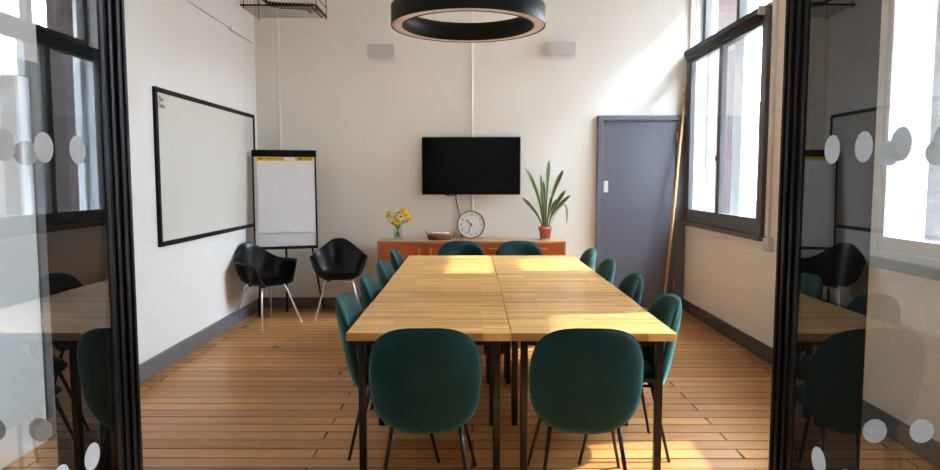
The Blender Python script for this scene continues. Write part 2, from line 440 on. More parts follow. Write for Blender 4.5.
lp = MB().box(.03, .036, 3.81, 3.855, .90, 1.06).build('lock_plate', M['pale_plastic'], d2, .004)
MB().tube([(.036, 3.83, .99), (.075, 3.83, .99), (.075, 3.77, .99)], .007, 10).build('lever', M['grey_metal'], lp)

# ------------------------------------------------------------------ glass partition with two open doors
YP = 1.665
def dots(b, pts, axis, side=-1):
    """round frosted stickers, 30 mm radius"""
    for (p, z, q) in pts:
        vs = []; n = 28
        for h in (0.0, .0006):
            for i in range(n):
                a = 2 * PI * i / n
                c, s = .0305 * math.cos(a), .0305 * math.sin(a)
                off = q + side * (.0052 + h)
                vs.append((off, p + c, z + s) if axis == 'x' else (p + c, off, z + s))
        fs = [tuple(range(n)), tuple(range(n, 2 * n))] + [(i, (i + 1) % n, n + (i + 1) % n, n + i) for i in range(n)]
        b.add(vs, fs)
    return b
def side_panel(sgn, inner, edge, name, lab):
    p = sempty(name, lab, 'glass panel', (0, YP, 0))
    x0, x1 = sorted((inner, edge)); wall = XL if sgn < 0 else XR
    jm = MB().box(x0, x1, -.055, .045, 0, 2.5)
    # ridges of the steel jamb towards the opening
    e = inner
    for (ya, yb, dx) in ((-.045, -.03, .006), (-.012, .004, .008), (.02, .035, .006)):
        jm.box(min(e, e - sgn * dx), max(e, e - sgn * dx), ya, yb, 0, 2.5)
    jm.build('jamb', M['black_frame'], p, .003)
    a, bq = sorted((edge, wall))
    gl = MB().box(a, bq, -.005, .005, .06, 2.5).build('glass', M['glass'], p)
    MB().box(a, bq, -.03, .03, 0, .06).build('bottom_rail', M['black_frame'], p, .003)
    dd = MB(); pts = []
    for i in range(10):
        x = 1.010 + .1175 * i if sgn > 0 else -1.088 - .1175 * i
        if x < XR - .05 and x > XL + .05:
            pts += [(x, 1.545, 0), (x, .852, 0)]
    dots(dd, pts, 'y').build('sticker_dots', M['dot'], gl)
    return p
side_panel(-1, -.858, -1.018, 'window_3', 'fixed glass panel with black post left of the opening')
side_panel(1, .770, .948, 'window_4', 'fixed glass panel with black post right of the opening')
struct(box('trim_2', M['black_frame'], XL, XR, YP - .06, YP + .05, 2.5, 2.62), 'black steel head beam over the glass partition', 'trim')
struct(box('wall_over_partition', M['plaster'], XL, XR, YP - .06, YP + .05, 2.62, ZC, bevel=0), 'plaster wall over the glass partition', 'wall')
def glass_door(x, sgn, name, lab):
    t = sempty(name, lab, 'glass door', (x, 0, 0))
    fy0, fy1 = .70, 1.602
    h = .008
    st = MB()
    st.box(-h, h, fy1 - .022, fy1, .01, 2.48); st.box(-h, h, fy0, fy0 + .04, .01, 2.48)
    st.box(-h, h, fy0 + .04, fy1 - .022, .01, .06); st.box(-h, h, fy0 + .04, fy1 - .022, 2.44, 2.48)
    st.build('door_frame', M['black_frame'], t, .005)
    g = MB().box(-.005, .005, fy0 + .035, fy1 - .018, .055, 2.445).build('glass', M['glass'], t)
    pts = []
    y = 1.478 if sgn < 0 else 1.460
    while y > fy0 + .08:
        pts += [(y, 1.545, 0), (y, .859, 0)]; y -= .117
    dots(MB(), pts, 'x', -sgn).build('sticker_dots', M['dot'], g)
    for z in (.25, 1.25, 2.25):
        MB().tube([(sgn * .0, fy1 + .006, z - .05), (0, fy1 + .006, z + .05)], .006, 8).build('hinge', M['black_frame'], t)
    hb = MB(); s2 = -sgn
    hb.tube([(s2 * .02, fy0 + .02, .95), (s2 * .06, fy0 + .02, .95), (s2 * .06, fy0 + .02, 1.3), (s2 * .02, fy0 + .02, 1.3)], .009, 10)
    hb.build('handle', M['black_satin'], t)
    return t
glass_door(-.861, -1, 'door_3', 'left glass door swung open, with black frame and frosted dots')
glass_door(.773, 1, 'door_4', 'right glass door swung open, with black frame and frosted dots')

# ------------------------------------------------------------------ tables
def make_table():
    t = thing('square_table', '', 'table', (0, 0, 0), 0, 'butcher-block tables pushed together')
    hx, hy = .3985, .4145
    MB().box(-hx, hx, -hy, hy, .700, .740).build('tabletop', M['butcher'], t, .003)
    for sx in (-1, 1):
        for sy in (-1, 1):
            lx, ly = sx * (hx - .066), sy * (hy - .062)
            lg = MB(); lg.box(lx - .018, lx + .018, ly - .018, ly + .018, .0, .70)
            lg.build('leg', M['black_steel'], t, .006, 3)
    for s in (-1, 1):
        MB().box(-hx + .084, hx - .084, s * (hy - .062) - .01, s * (hy - .062) + .01, .668, .70).build('apron_rail', M['black_steel'], t, .002)
    return t
tproto = None
rows = ['nearest the viewer', 'second from the viewer', 'third from the viewer', 'farthest, by the sideboard end']
for r in range(4):
    for c, side in ((0, 'left'), (1, 'right')):
        lab = 'square butcher-block table on black legs, %s column, %s' % (side, rows[r])
        loc = (-.212 + .8 * c + (0, .004, -.001, -.004)[r], 3.222 + .4165 + .833 * r + (.012 if c and r > 1 else 0), 0)
        if tproto is None:
            tproto = make_table(); tproto.location = loc; tproto['label'] = lab
        else: dup(tproto, loc, 0, lab)

# ------------------------------------------------------------------ green velvet chairs (front towards +y)
def pad(W, H, n, pos, thick, rings=9, seg=44):
    """rounded-square upholstered pad; pos(a, b, t) gives the point for plan offsets a, b and thickness t"""
    b = MB(); vs = []
    rad = [0.0] + [math.sin(PI / 2 * i / rings) for i in range(1, rings + 1)]
    seq = [(r, 1) for r in rad] + [(r, -1) for r in reversed(rad[:-1])]
    idx = []
    for r, sgn in seq:
        t = sgn * thick * math.sqrt(max(0, 1 - r ** 5))
        if r == 0:
            idx.append([len(vs)]); vs.append(pos(0, 0, t)); continue
        ring = []
        for k in range(seg):
            a = 2 * PI * k / seg
            x = W * r * sgnpow(math.cos(a), 2 / n); y = H * r * sgnpow(math.sin(a), 2 / n)
            ring.append(len(vs)); vs.append(pos(x, y, t))
        idx.append(ring)
    fs = []
    for A, B in zip(idx[:-1], idx[1:]):
        for k in range(seg):
            k2 = (k + 1) % seg
            if len(A) == 1: fs.append((A[0], B[k], B[k2]))
            elif len(B) == 1: fs.append((A[k], B[0], A[k2]))
            else: fs.append((A[k], B[k], B[k2], A[k2]))
    b.add(vs, fs, True)
    rim = [pos(W * sgnpow(math.cos(2 * PI * k / 64), 2 / n), H * sgnpow(math.sin(2 * PI * k / 64), 2 / n), 0) for k in range(64)]
    return b, rim
CH = dict(w=.248, zc=.596, h=.250, lean=.20, y0=-.235, bend=1.15)
def make_velvet_chair():
    t = thing('velvet_chair', '', 'chair', (0, 0, 0), 0, 'green velvet chairs around the tables')
    def bpos(a, c, th):
        z = CH['zc'] + c
        taper = 1.0 - .07 * max(0, -c / CH['h']) ** 2 - .04 * max(0, c / CH['h']) ** 2
        x = a * taper
        y = CH['y0'] - CH['lean'] * c + CH['bend'] * x * x * (1 + .0 * c) + .02 * max(0, -c / CH['h']) ** 3
        nx = -2 * CH['bend'] * x; nl = math.hypot(nx, 1)
        return Vector((x + th * nx / nl, y + th / nl, z + th * CH['lean']))
    b, rim = pad(CH['w'], CH['h'], 3.1, bpos, .027)
    bk = b.build('backrest', M['velvet'], t)
    MB().tube(rim, .0045, 6, closed=True).build('piping', M['velvet'], bk)
    def spos(a, c, th):
        return Vector((a * (1 - .06 * c / .22), .035 + c, .435 + th + .010 * (a / .23) ** 2 - .02 * max(0, c / .22) ** 3))
    b, rim = pad(.205, .215, 3.0, spos, .036)
    st = b.build('seat', M['velvet'], t)
    MB().tube(rim, .0045, 6, closed=True).build('piping', M['velvet'], st)
    MB().tube([(-.15, -.12, .392), (.15, -.12, .392), (.15, .16, .392), (-.15, .16, .392)], .009, 8, closed=True).build('under_frame', M['black_steel'], t)
    for sx in (-1, 1):
        MB().tube([(sx * .15, -.12, .395), (sx * .205, -.205, 0.0)], [.0105, .008], 10).build('leg', M['black_steel'], t)
        MB().tube([(sx * .15, .16, .395), (sx * .235, .272, 0.0)], [.0105, .008], 10).build('leg', M['black_steel'], t)
    return t
vc = None
def chair(x, y, rz, lab):
    global vc
    if vc is None:
        vc = make_velvet_chair(); vc.location = (x, y, 0); vc.rotation_euler = (0, 0, rz); vc['label'] = lab
    else: dup(vc, (x, y, 0), rz, lab)
chair(-.213, 3.125, 0.02, 'green velvet chair at the near table end, left of the two, back to the viewer')
chair(.512, 3.125, -.03, 'green velvet chair at the near table end, right of the two, back to the viewer')
chair(-.112, 6.66, PI, 'green velvet chair at the far table end below the clock')
chair(.478, 6.66, PI, 'green velvet chair at the far table end toward the potted plant')
ords = ['nearest the viewer', 'second from the viewer', 'third from the viewer', 'farthest, by the sideboard']
for i, y in enumerate((3.68, 4.47, 5.27, 6.08)):
    chair(-.447, y, -PI / 2, 'green velvet chair on the left side of the tables, ' + ords[i])
for i, y in enumerate((3.66, 4.48, 5.34, 6.17)):
    chair(.828, y, PI / 2, 'green velvet chair on the right side of the tables, ' + ords[i])

# ------------------------------------------------------------------ black moulded armchairs (front towards -y)
def make_armchair():
    t = thing('shell_armchair', '', 'armchair', (0, 0, 0), 0, 'black shell armchairs in the corner')
    def smooth(a, b, x):
        u = max(0, min(1, (x - a) / (b - a))); return u * u * (3 - 2 * u)
    def rim(th):
        # th measured from the front (-y): 0 front, pi back
        a = abs((th + PI) % (2 * PI) - PI)
        dg = math.degrees(a)
        z = .43 + (.655 - .43) * smooth(30, 62, dg) + .168 * smooth(104, 174, dg)
        px = .290 * sgnpow(math.sin(th), .72 + .28 * smooth(85, 115, dg)) * (1 - .16 * smooth(112, 165, dg)) * (1 + .05 * smooth(45, 60, dg) * (1 - smooth(80, 105, dg))) * (.86 + .14 * smooth(20, 65, dg))
        py = -.255 * sgnpow(math.cos(th), .80) if dg < 90 else -.285 * sgnpow(math.cos(th), .85)
        py -= .02 * smooth(30, 60, dg) * (1 - smooth(70, 110, dg))
        return px, py, z
    b = MB(); seg, rings = 72, 16; vs = []
    for i in range(rings + 1):
        t_ = i / rings
        for kk in range(seg):
            th = 2 * PI * kk / seg
            px, py, z = rim(th)
            rr = 1 - (1 - t_) ** 1.35 * .95 if t_ > 0 else .05
            rr = .05 + .95 * (t_ ** .62)
            zz = .415 + (z - .415) * (t_ ** 3.8)
            if t_ > .93:                      # lip rolls outward
                rr += (t_ - .93) * .35
            vs.append((px * rr, py * rr + .01, zz))
    c0 = len(vs); vs.append((0, .01, .413))
    fs = [(i * seg + kk, i * seg + (kk + 1) % seg, (i + 1) * seg + (kk + 1) % seg, (i + 1) * seg + kk) for i in range(rings) for kk in range(seg)]
    fs += [(c0, (kk + 1) % seg, kk) for kk in range(seg)]
    b.add(vs, fs, True)
    b.build('shell', M['black_plastic'], t, solid=.008, sub=1)
    for sx in (-1, 1):
        for (yt, yf) in ((-.13, -.245), (.12, .235)):
            l = MB().tube([(sx * .09, yt * .6, .392), (sx * .135, yt * .9, .392), (sx * .150, yt * 1.0, .372), (sx * .245, yf, 0.012)], .0095, 10)
            l.tube([(sx * .245, yf, 0), (sx * .246, yf, .014)], .014, 10)
            l.build('leg', M['chrome'], t)
    MB().tube([(-.135, -.117, .388), (.135, -.117, .388)], .006, 8).tube([(-.135, .108, .388), (.135, .108, .388)], .006, 8).build('cross_bar', M['chrome'], t)
    mt = MB()
    for sx in (-1, 1):
        for sy in (-1, 1): mt.lathe([(0.001, .388), (.022, .388), (.022, .412), (.001, .412)], 12, (sx * .11, sy * .10, 0))
    mt.build('shock_mount', M['black_satin'], t)
    return t
ac = make_armchair(); ac.location = (-2.115, 6.87, 0); ac.rotation_euler = (0, 0, math.radians(55))
ac['label'] = 'black moulded plastic armchair on chrome legs against the left wall, turned sideways'
dup(ac, (-1.445, 7.29, 0), math.radians(10), 'black moulded plastic armchair on chrome legs facing the viewer beside the sideboard')

# ------------------------------------------------------------------ whiteboard
wb = thing('whiteboard', 'large wall whiteboard with black frame on the left wall', 'whiteboard', (XL, 6.38, 1.57))
yl, zh = 1.178, .613
MB().box(0, .016, -yl + .02, yl - .02, -zh + .02, zh - .02).build('panel', M['whiteboard'], wb)
MB().box(0, .026, -yl, -yl + .038, -zh, zh).box(0, .026, yl - .038, yl, -zh, zh).box(0, .026, -yl + .038, yl - .038, zh - .038, zh).box(0, .026, -yl + .038, yl - .038, -zh, -zh + .038).build('frame', M['black_frame'], wb, .003)
RX = Matrix(((0, 0, 1, 0), (1, 0, 0, 0), (0, 1, 0, 0), (0, 0, 0, 1)))     # text plane: x->y, y->z, facing +x
text_mesh([('The', .052, Matrix.Translation((.0168, -yl + .105, zh - .085)) @ RX), ('Tasks', .052, Matrix.Translation((.0168, -yl + .115, zh - .135)) @ RX)], 'handwriting', M['ink'], wb)

# ------------------------------------------------------------------ flipchart easel
fl = thing('flipchart_easel', 'flipchart easel with white board and black header in the left corner', 'easel', (-2.02, 7.33, 0), math.radians(18))
lean = .07
def fy(z): return (z - .76) * lean
TB = Matrix.Translation((0, 0, .735)) @ Matrix.Rotation(-math.atan(lean), 4, 'X')
MB().box(-.325, .325, -.012, .012, 0, 1.05, TB).build('board', M['board_white'], fl, .004)
MB().box(-.335, -.318, -.018, .014, 0, 1.05, TB).build('side_rail', M['black_satin'], fl, .003)
MB().box(.318, .335, -.018, .014, 0, 1.05, TB).build('side_rail', M['black_satin'], fl, .003)
MB().box(-.338, .338, -.035, .016, .985, 1.06, TB).build('header_clamp', M['black_satin'], fl, .01)
MB().box(-.33, .33, -.07, .0, -.012, .004, TB).box(-.33, .33, -.07, -.064, .004, .02, TB).build('pen_tray', M['black_satin'], fl, .002)
MB().tube([(-.27, .02, .78), (-.30, -.02, 0)], .012, 10).build('leg', M['black_satin'], fl)
MB().tube([(.27, .03, .76), (.40, .16, 0)], .012, 10).build('leg', M['black_satin'], fl)
MB().tube([(0, .04, 1.2), (0, .17, 0.0)], .012, 10).build('leg', M['black_satin'], fl)
pd = thing('paper_pad', 'white flipchart paper pad with yellow top strip hanging on the easel', 'paper pad', (-2.02, 7.33, 0), math.radians(18))
MB().box(-.288, .300, -.022, -.0125, .165, .984, TB).build('sheets', M['paper'], pd, .002)
MB().box(-.288, .300, -.0245, -.0125, .942, .984, TB).build('binding_strip', M['yellow'], pd, .001)['label'] = 'yellow strip'
MB().box(.00, .11, -.0252, -.0245, .946, .982, TB).build('strip_label', M['paper'], pd)
MB().box(-.27, -.22, -.0252, -.0245, .958, .972, TB).box(-.20, -.02, -.0252, -.0245, .962, .968, TB).box(.14, .19, -.0252, -.0245, .958, .972, TB).box(.20, .285, -.0252, -.0245, .960, .970, TB).build('strip_print', M['ink'], pd)
RM = Matrix.Translation((-2.02, 7.33, 0)) @ Matrix.Rotation(math.radians(18), 4, 'Z') @ TB
for i, (x, lab) in enumerate(((-.12, 'blue marker pen lying in the easel tray, leftmost'), (.06, 'blue marker pen lying in the middle of the easel tray'), (.2, 'blue marker pen lying in the easel tray, rightmost'))):
    p = RM @ Vector((x, -.045, .013))
    mk = thing('marker_pen', lab, 'pen', p, math.radians(18), 'marker pens in the easel tray')
    MB().tube([(-.055, 0, 0), (.03, 0, 0)], .008, 10).build('barrel', M['board_white'], mk)
    MB().tube([(.03, 0, 0), (.065, 0, 0)], .0085, 10).build('cap', M['marker_blue'], mk)

# ------------------------------------------------------------------ television and cables
tv = thing('television', 'black flat television on the far wall above the clock', 'television', (-.014, YB, 1.627))
MB().box(-.552, .552, -.085, -.045, -.322, .322).build('casing', M['black_satin'], tv, .006)
MB().box(-.543, .543, -.0865, -.084, -.310, .314).build('screen', M['screen'], tv)
MB().box(.04, .2, -.045, -.004, -.15, .15).build('wall_bracket', M['black_satin'], tv)
tag(MB().tube([(-.30, YB - .05, 1.30), (-.24, YB - .03, 1.292), (-.19, YB - .012, 1.30), (-.18, YB - .01, 1.22), (-.15, YB - .012, 1.10), (-.13, YB - .012, .95), (-.12, YB - .012, .82)], .005, 8).build('signal_cable', M['black_satin']),
    'thin black cord hanging from the television down behind the clock', 'cord')

# ------------------------------------------------------------------ sideboard
sb = thing('sideboard', 'long teak sideboard against the far wall behind the tables', 'sideboard', (-.01, 7.485, 0))
hw = 1.017
MB().box(-hw, hw, -.215, .205, .785, .812).build('top', M['teak_light'], sb, .003)
MB().box(-hw, -hw + .022, -.213, .203, .25, .785).build('side_panel', M['teak_light'], sb, .002)
MB().box(hw - .022, hw, -.213, .203, .25, .785).build('side_panel', M['teak_light'], sb, .002)
MB().box(-hw + .022, hw - .022, -.195, .203, .25, .785).build('body', M['teak'], sb)
def door(x0, x1, hx):
    dd = MB().box(x0 + .004, x1 - .004, -.212, -.195, .275, .780).build('door', M['teak'], sb, .003)
    MB().box(hx - .011, hx + .011, -.232, -.212, .63, .735).build('handle', M['pull'], dd, .005)
door(-hw + .024, -.492, -.565); door(-.492, -.002, -.441)
for (x0, x1, hx) in ((.002, .49, .243), (.494, hw - .024, .76)):
    for (z0, z1) in ((.675, .780), (.545, .670), (.41, .540), (.275, .405)):
        dr = MB().box(x0 + .003, x1 - .003, -.212, -.195, z0, z1).build('drawer', M['teak'], sb, .003)
        MB().box(hx - .055, hx + .055, -.232, -.212, (z0 + z1) / 2 - .009, (z0 + z1) / 2 + .009).build('handle', M['pull'], dr, .005)
for sx in (-1, 1):
    for y in (-.16, .15):
        MB().tube([(sx * .85, y, .25), (sx * .90, y * 1.1, 0)], [.022, .013], 12).build('leg', M['teak_light'], sb)
ZT = .812

# clock, leaning against the wall
ck = thing('wall_clock', 'round white clock with brown rim leaning on the wall on the sideboard', 'clock', (-.015, 7.60, ZT))
ck.rotation_euler = (math.radians(-5), 0, 0)
RC = .158
CM = Matrix.Translation((0, 0, RC)) @ Matrix.Rotation(PI / 2, 4, 'X')     # local z -> -y
MB().lathe([(.001, -.02), (RC - .004, -.02), (RC, -.012), (RC, .016), (RC - .006, .022), (RC - .014, .018), (RC - .015, .006)], 56, mat=CM).build('rim', M['clock_rim'], ck)
MB().lathe([(.0005, .007), (RC - .014, .007)], 56, mat=CM, smooth=False).build('face', M['clock_face'], ck)
nums = []
for h in range(1, 13):
    a = 2 * PI * h / 12
    nums.append((str(h), .036, CM @ Matrix.Translation((.113 * math.sin(a), .113 * math.cos(a), .0085))))
for q in nums: text_mesh([q], 'numeral', M['ink'], ck)
def hand(name, ang, L, w, z):
    R = CM @ Matrix.Rotation(-math.radians(ang), 4, 'Z')
    return MB().box(-w, w, -.02, L, z, z + .0015, R).build(name, M['ink'], ck)
hand('hour_hand', 316, .078, .0042, .010)
hand('minute_hand', 198, .112, .003, .012)
MB().lathe([(.0005, .015), (.007, .015), (.007, .008)], 16, mat=CM).build('hub', M['ink'], ck)

# wicker tray with papers
tr = thing('wicker_tray', 'oval brown wicker tray with handles on the sideboard left of the clock', 'tray', (-.36, 7.49, ZT))
MB().lathe([(.001, .0), (.125, .0), (.138, .02), (.145, .062), (.138, .065), (.130, .024), (.118, .008), (.001, .008)], 40, sy=.68).build('basket', M['wicker'], tr)
MB().tube([(.143 * math.cos(2 * PI * k / 40), .143 * .68 * math.sin(2 * PI * k / 40), .064) for k in range(40)], .007, 8, closed=True).build('rim', M['cane'], tr)
for s in (-1, 1):
    MB().tube([(s * .135, -.045, .062), (s * .152, -.03, .092), (s * .158, 0, .106), (s * .152, .03, .092), (s * .135, .045, .062)], .008, 8).build('handle', M['cane'], tr)
for i, (rz, z, lab, mt) in enumerate(((.1, .014, 'folded white papers lying in the wicker tray, underneath', 'paper'), (-.18, .032, 'dark-printed leaflet lying on top in the wicker tray', 'paper'))):
    pp = thing('leaflet', lab, 'paper', (-.35, 7.49, ZT + z), rz, 'papers in the wicker tray')
    MB().box(-.085, .085, -.055, .055, -.005, .016 if i == 0 else .045).build('sheets', M[mt], pp, .002)
    if i: MB().box(-.07, .06, -.0555, -.0549, .032, .041).build('print', M['ink'], pp)

# vase with flowers
VX, VY = -.826, 7.49
vs_ = thing('glass_vase', 'clear glass vase of flowers on the left end of the sideboard', 'vase', (VX, VY, ZT))
MB().lathe([(.001, .004), (.048, .004), (.052, .012), (.050, .06), (.043, .12), (.045, .17), (.056, .20), (.053, .20), (.042, .17), (.040, .12), (.047, .06), (.048, .016), (.001, .014)], 32).build('vessel', M['vase_glass'], vs_)
MB().lathe([(.001, .0145), (.0455, .017), (.0465, .06), (.0415, .105), (.001, .105)], 24).build('water', glass('water', .6, (.95, .98, .94)), vs_)
def bloom(b, c, r, layers, curl):
    for L in range(layers):
        n = 11 - 2 * L; tilt = .25 + .42 * L
        for k in range(n):
            a = 2 * PI * (k + .5 * L) / n; ca, sa = math.cos(a), math.sin(a)
            rr = r * (1 - .16 * L); w = rr * .36
            pts = []
            for u in (0.05, .4, .8, 1.0):
                ww = w * (math.sin(PI * min(u * .8 + .12, 1)))
                rad = rr * u * math.cos(tilt); hz = rr * u * math.sin(tilt) + curl * rr * u * u
                for s in (-1, 1):
                    pts.append(Vector((c[0] + ca * rad - sa * s * ww, c[1] + sa * rad + ca * s * ww, c[2] + hz)))
            b.add(pts, [(0, 2, 3, 1), (2, 4, 5, 3), (4, 6, 7, 5)], True)
    return b
FL = [(-.085, .268, .02, 'petal_yellow', 'deep yellow bloom at the far left of the vase bouquet'),
      (-.045, .285, -.03, 'petal_cream', 'cream bloom in the upper left of the vase bouquet'),
      (-.070, .215, -.045, 'petal_cream', 'cream bloom at the lower left of the vase bouquet'),
      (.000, .205, -.06, 'petal_yellow', 'yellow bloom low in the middle of the vase bouquet'),
      (.040, .245, -.05, 'petal_cream', 'cream bloom right of the middle of the vase bouquet'),
      (.090, .275, -.02, 'petal_yellow', 'large yellow bloom at the upper right of the vase bouquet'),
      (.115, .235, .02, 'petal_orange', 'orange-yellow bloom at the far right of the vase bouquet'),
      (-.005, .300, .03, 'petal_cream', 'cream bloom at the top of the vase bouquet'),
      (.065, .305, .035, 'petal_orange', 'orange-yellow bloom at the top right of the vase bouquet')]
for i, (dx, dz, dy, mt, lab) in enumerate(FL):
    f = thing('cut_flower', lab, 'flower', (VX, VY, ZT), 0, 'flowers in the glass vase')
    tip = Vector((dx, dy, dz)); bx_ = Vector((-dx * .28, -dy * .28, .03))
    MB().tube(bez(bx_, (dx * .15, dy * .15, .16), tip, 9), .0028, 6).build('stem', M['stem'], f)
    rr = .050 if mt != 'petal_cream' else .042
    bb = bloom(MB(), Vector((0, 0, 0)), rr, 4, .1); bb.ball(Vector((0, 0, rr * .22)), rr * .38, 8, 5)
    bl = bb.build('bloom', M[mt], f, solid=.001)
    bl.location = tip; bl.rotation_euler = Vector((dx * 5, dy * 4 - .75, .45)).to_track_quat('Z', 'Y').to_euler()
    lf = MB()
    for s in range(6):
        a = random.uniform(0, 2 * PI); base = tip * (.70 + .05 * s); L = .075
        dirv = Vector((math.cos(a), math.sin(a) * .8, .35 + .4 * random.random())).normalized()
        sd = dirv.cross(Vector((0, 0, 1))).normalized() * .016
        p1 = base + dirv * L * .5; p2 = base + dirv * L
        lf.add([base, p1 + sd, p2, p1 - sd, p1 + Vector((0, 0, .004))], [(0, 1, 4), (1, 2, 4), (2, 3, 4), (3, 0, 4)], True)
    lf.build('leaf', M['leaf'], f)

# snake plant
PX, PY = .806, 7.49
tag(MB().lathe([(.001, 0), (.075, 0), (.092, .012), (.088, .014), (.072, .006), (.001, .006)], 32, (PX, PY, ZT)).build('saucer', M['pale_plastic']), 'pale round saucer under the terracotta pot', 'saucer')
sp = thing('potted_snake_plant', 'tall snake plant in a terracotta pot on the right end of the sideboard', 'plant', (PX, PY, ZT + .0065))
MB().lathe([(.001, 0), (.055, 0), (.067, .105), (.074, .105), (.076, .138), (.068, .138), (.062, .112), (.001, .108)], 36).build('pot', M['terracotta'], sp)
MB().lathe([(.001, .121), (.064, .118)], 24).build('soil', M['soil'], sp)
def blade(tip, base, ctrl, w, mat='snake'):
    n = 22; pts = bez(base, ctrl, tip, n); vs = []; edge = []
    for i, p in enumerate(pts):
        t = i / (n - 1)
        tg = (pts[min(i + 1, n - 1)] - pts[max(i - 1, 0)]).normalized()
        tw = .5 * math.sin(2.5 * t + base[0] * 40)
        sd = tg.cross(Vector((math.sin(tw), -math.cos(tw), .0))).normalized()
        nm = sd.cross(tg)
        ww = 1.8 * w * (.24 + .34 * t + .75 * max(0, t - .40) if t < .78 else .79 * (max(0.0, 1 - ((t - .78) / .22) ** 2.0)) ** .7 + .001)
        for q, e in ((-1, 1), (-.72, .15), (0, 0), (.72, .15), (1, 1)):
            vs.append(p + sd * ww * q + nm * (-.35 * ww * (1 - q * q))); edge.append(e)
    fs = [(i * 5 + j, i * 5 + j + 1, (i + 1) * 5 + j + 1, (i + 1) * 5 + j) for i in range(n - 1) for j in range(4)]
    b = MB().add(vs, fs, True)
    o = b.build('leaf', M[mat], sp, solid=.003)
    at = o.data.attributes.new('edge', 'FLOAT', 'POINT'); at.data.foreach_set('value', edge)
    return o
def tipw(px, py, dy): return Vector(((px - 545) * .01107, dy, .143 + (226 - py) * .0111))
for (px, py, dy, bx_, by_, cx, w) in ((525, 168, .02, -.02, .01, -.06, .017), (540.5, 174, .05, -.008, .03, -.05, .012), (548, 160, -.02, .0, -.02, .02, .018), (563, 170, .03, .02, .01, .05, .019),
                                   (564.5, 190, -.05, .03, -.02, .08, .016), (570.6, 195, .02, .035, .0, .05, .015), (521, 197, -.03, -.03, -.01, -.09, .015), (551, 195, -.06, .01, -.03, .03, .014),
                                   (540, 190, -.05, -.015, -.03, -.03, .015), (543, 181, .04, .005, .02, -.01, .015), (557, 199, .06, .02, .03, .03, .013)):
    tp = tipw(px, py, dy)
    blade(tp, (bx_, by_, .115), (cx * .5 + bx_ * .5, (dy + by_) / 2, tp.z * .62), w)
# one dried leaf folded over
dl = tipw(566, 224, -.03)
dn = blade(Vector((dl.x, -.03, dl.z)), (.03, -.02, .115), (.26, -.03, .62), .008, 'dry_leaf'); dn['label'] = 'dry drooping leaf'

# ------------------------------------------------------------------ fixtures
rg = thing('ring_pendant', 'large black ring pendant lamp hanging over the tables', 'lamp', (-.03, 4.85, 2.54))
R0, R1, HH = .537, .452, .13
MB().lathe([(R0, .0), (R0, HH), (R0 - .006, HH + .003), (R1 + .006, HH + .003), (R1, HH), (R1, .0), (R1 + .007, -.0), (R1 + .007, .012), (R0 - .007, .012), (R0 - .007, 0), (R0, 0)], 96).build('ring_body', M['black_satin'], rg, .0)
MB().lathe([(R1 + .008, .011), (R1 + .008, .004), (R0 - .008, .004), (R0 - .008, .011)], 96).build('diffuser', M['diffuser'], rg)
for k in range(3):
    a = 2 * PI * k / 3 + PI / 6; rr = (R0 + R1) / 2
    MB().tube([(rr * math.cos(a), rr * math.sin(a), HH), (.02 * math.cos(a), .02 * math.sin(a), ZC - 2.54 - .03)], .0012, 6).build('suspension_wire', M['grey_metal'], rg)
MB().lathe([(.001, ZC - 2.54 - .035), (.07, ZC - 2.54 - .03), (.07, ZC - 2.54), (.001, ZC - 2.54)], 32).build('ceiling_cup', M['black_satin'], rg)

for (x, z, lab) in ((-1.005, 2.895, 'grey box fixture high on the far wall, left of the ring lamp'), (.985, 2.915, 'grey box fixture high on the far wall, right of the ring lamp')):
    t = thing('wall_uplighter', lab, 'wall light', (x, YB, z), 0, 'grey boxes high on the far wall')
    MB().box(-.15, .15, -.125, -.02, -.068, .068).build('shade', M['grey_box'], t, .006)
    MB().box(-.06, .06, -.02, 0, -.04, .04).build('back_plate', M['grey_box'], t, .002)

tag(MB().tube([(-.005, YB - .014, .83), (-.005, YB - .014, ZC)], .014, 12).build('wall_conduit', M['plaster']), 'thin cream conduit running up the far wall behind the television', 'pipe')
pp_ = thing('corner_pipe', 'cream pipe running up the far wall behind the easel', 'pipe', (-2.168, YB - .022, 0))
MB().tube([(0, 0, 1.25), (0, 0, ZC)], .018, 16).build('pipe', M['plaster'], pp_)
for z in (2.4, 3.6): MB().box(-.028, .028, -.008, .022, z - .012, z + .012).build('clip', M['plaster'], pp_, .002)
lc = thing('cord_trunking', 'thin white conduit running along the left wall above the whiteboard', 'pipe', (XL, 0, 0))
MB().tube([(.012, 4.2, 3.0), (.012, 6.9, 2.985), (.012, 7.66, 2.985)], .010, 10).build('tube', M['plaster_left'], lc)
MB().box(0, .026, 6.9, 7.62, 2.965, 3.005).build('cover', M['plaster_left'], lc, .004)
MB().box(0, .05, 5.55, 5.75, 2.965, 3.03).build('junction_box', M['plaster_left'], lc, .006)

jb = thing('junction_box', 'small cream junction box with conduit on the brick wall beside the window', 'electrical box', (XR, 5.47, .95))
MB().box(-.05, 0, -.05, .05, -.055, .055).build('box', M['pale_plastic'], jb, .006)
MB().tube([(-.02, 0, .055), (-.02, 0, ZC - .95)], .011, 10).build('conduit', M['pale_plastic'], jb)
MB().lathe([(.001, .0), (.018, .0), (.018, .012), (.001, .012)], 12, (-.02, 0, .052)).build('gland', M['pale_plastic'], jb)

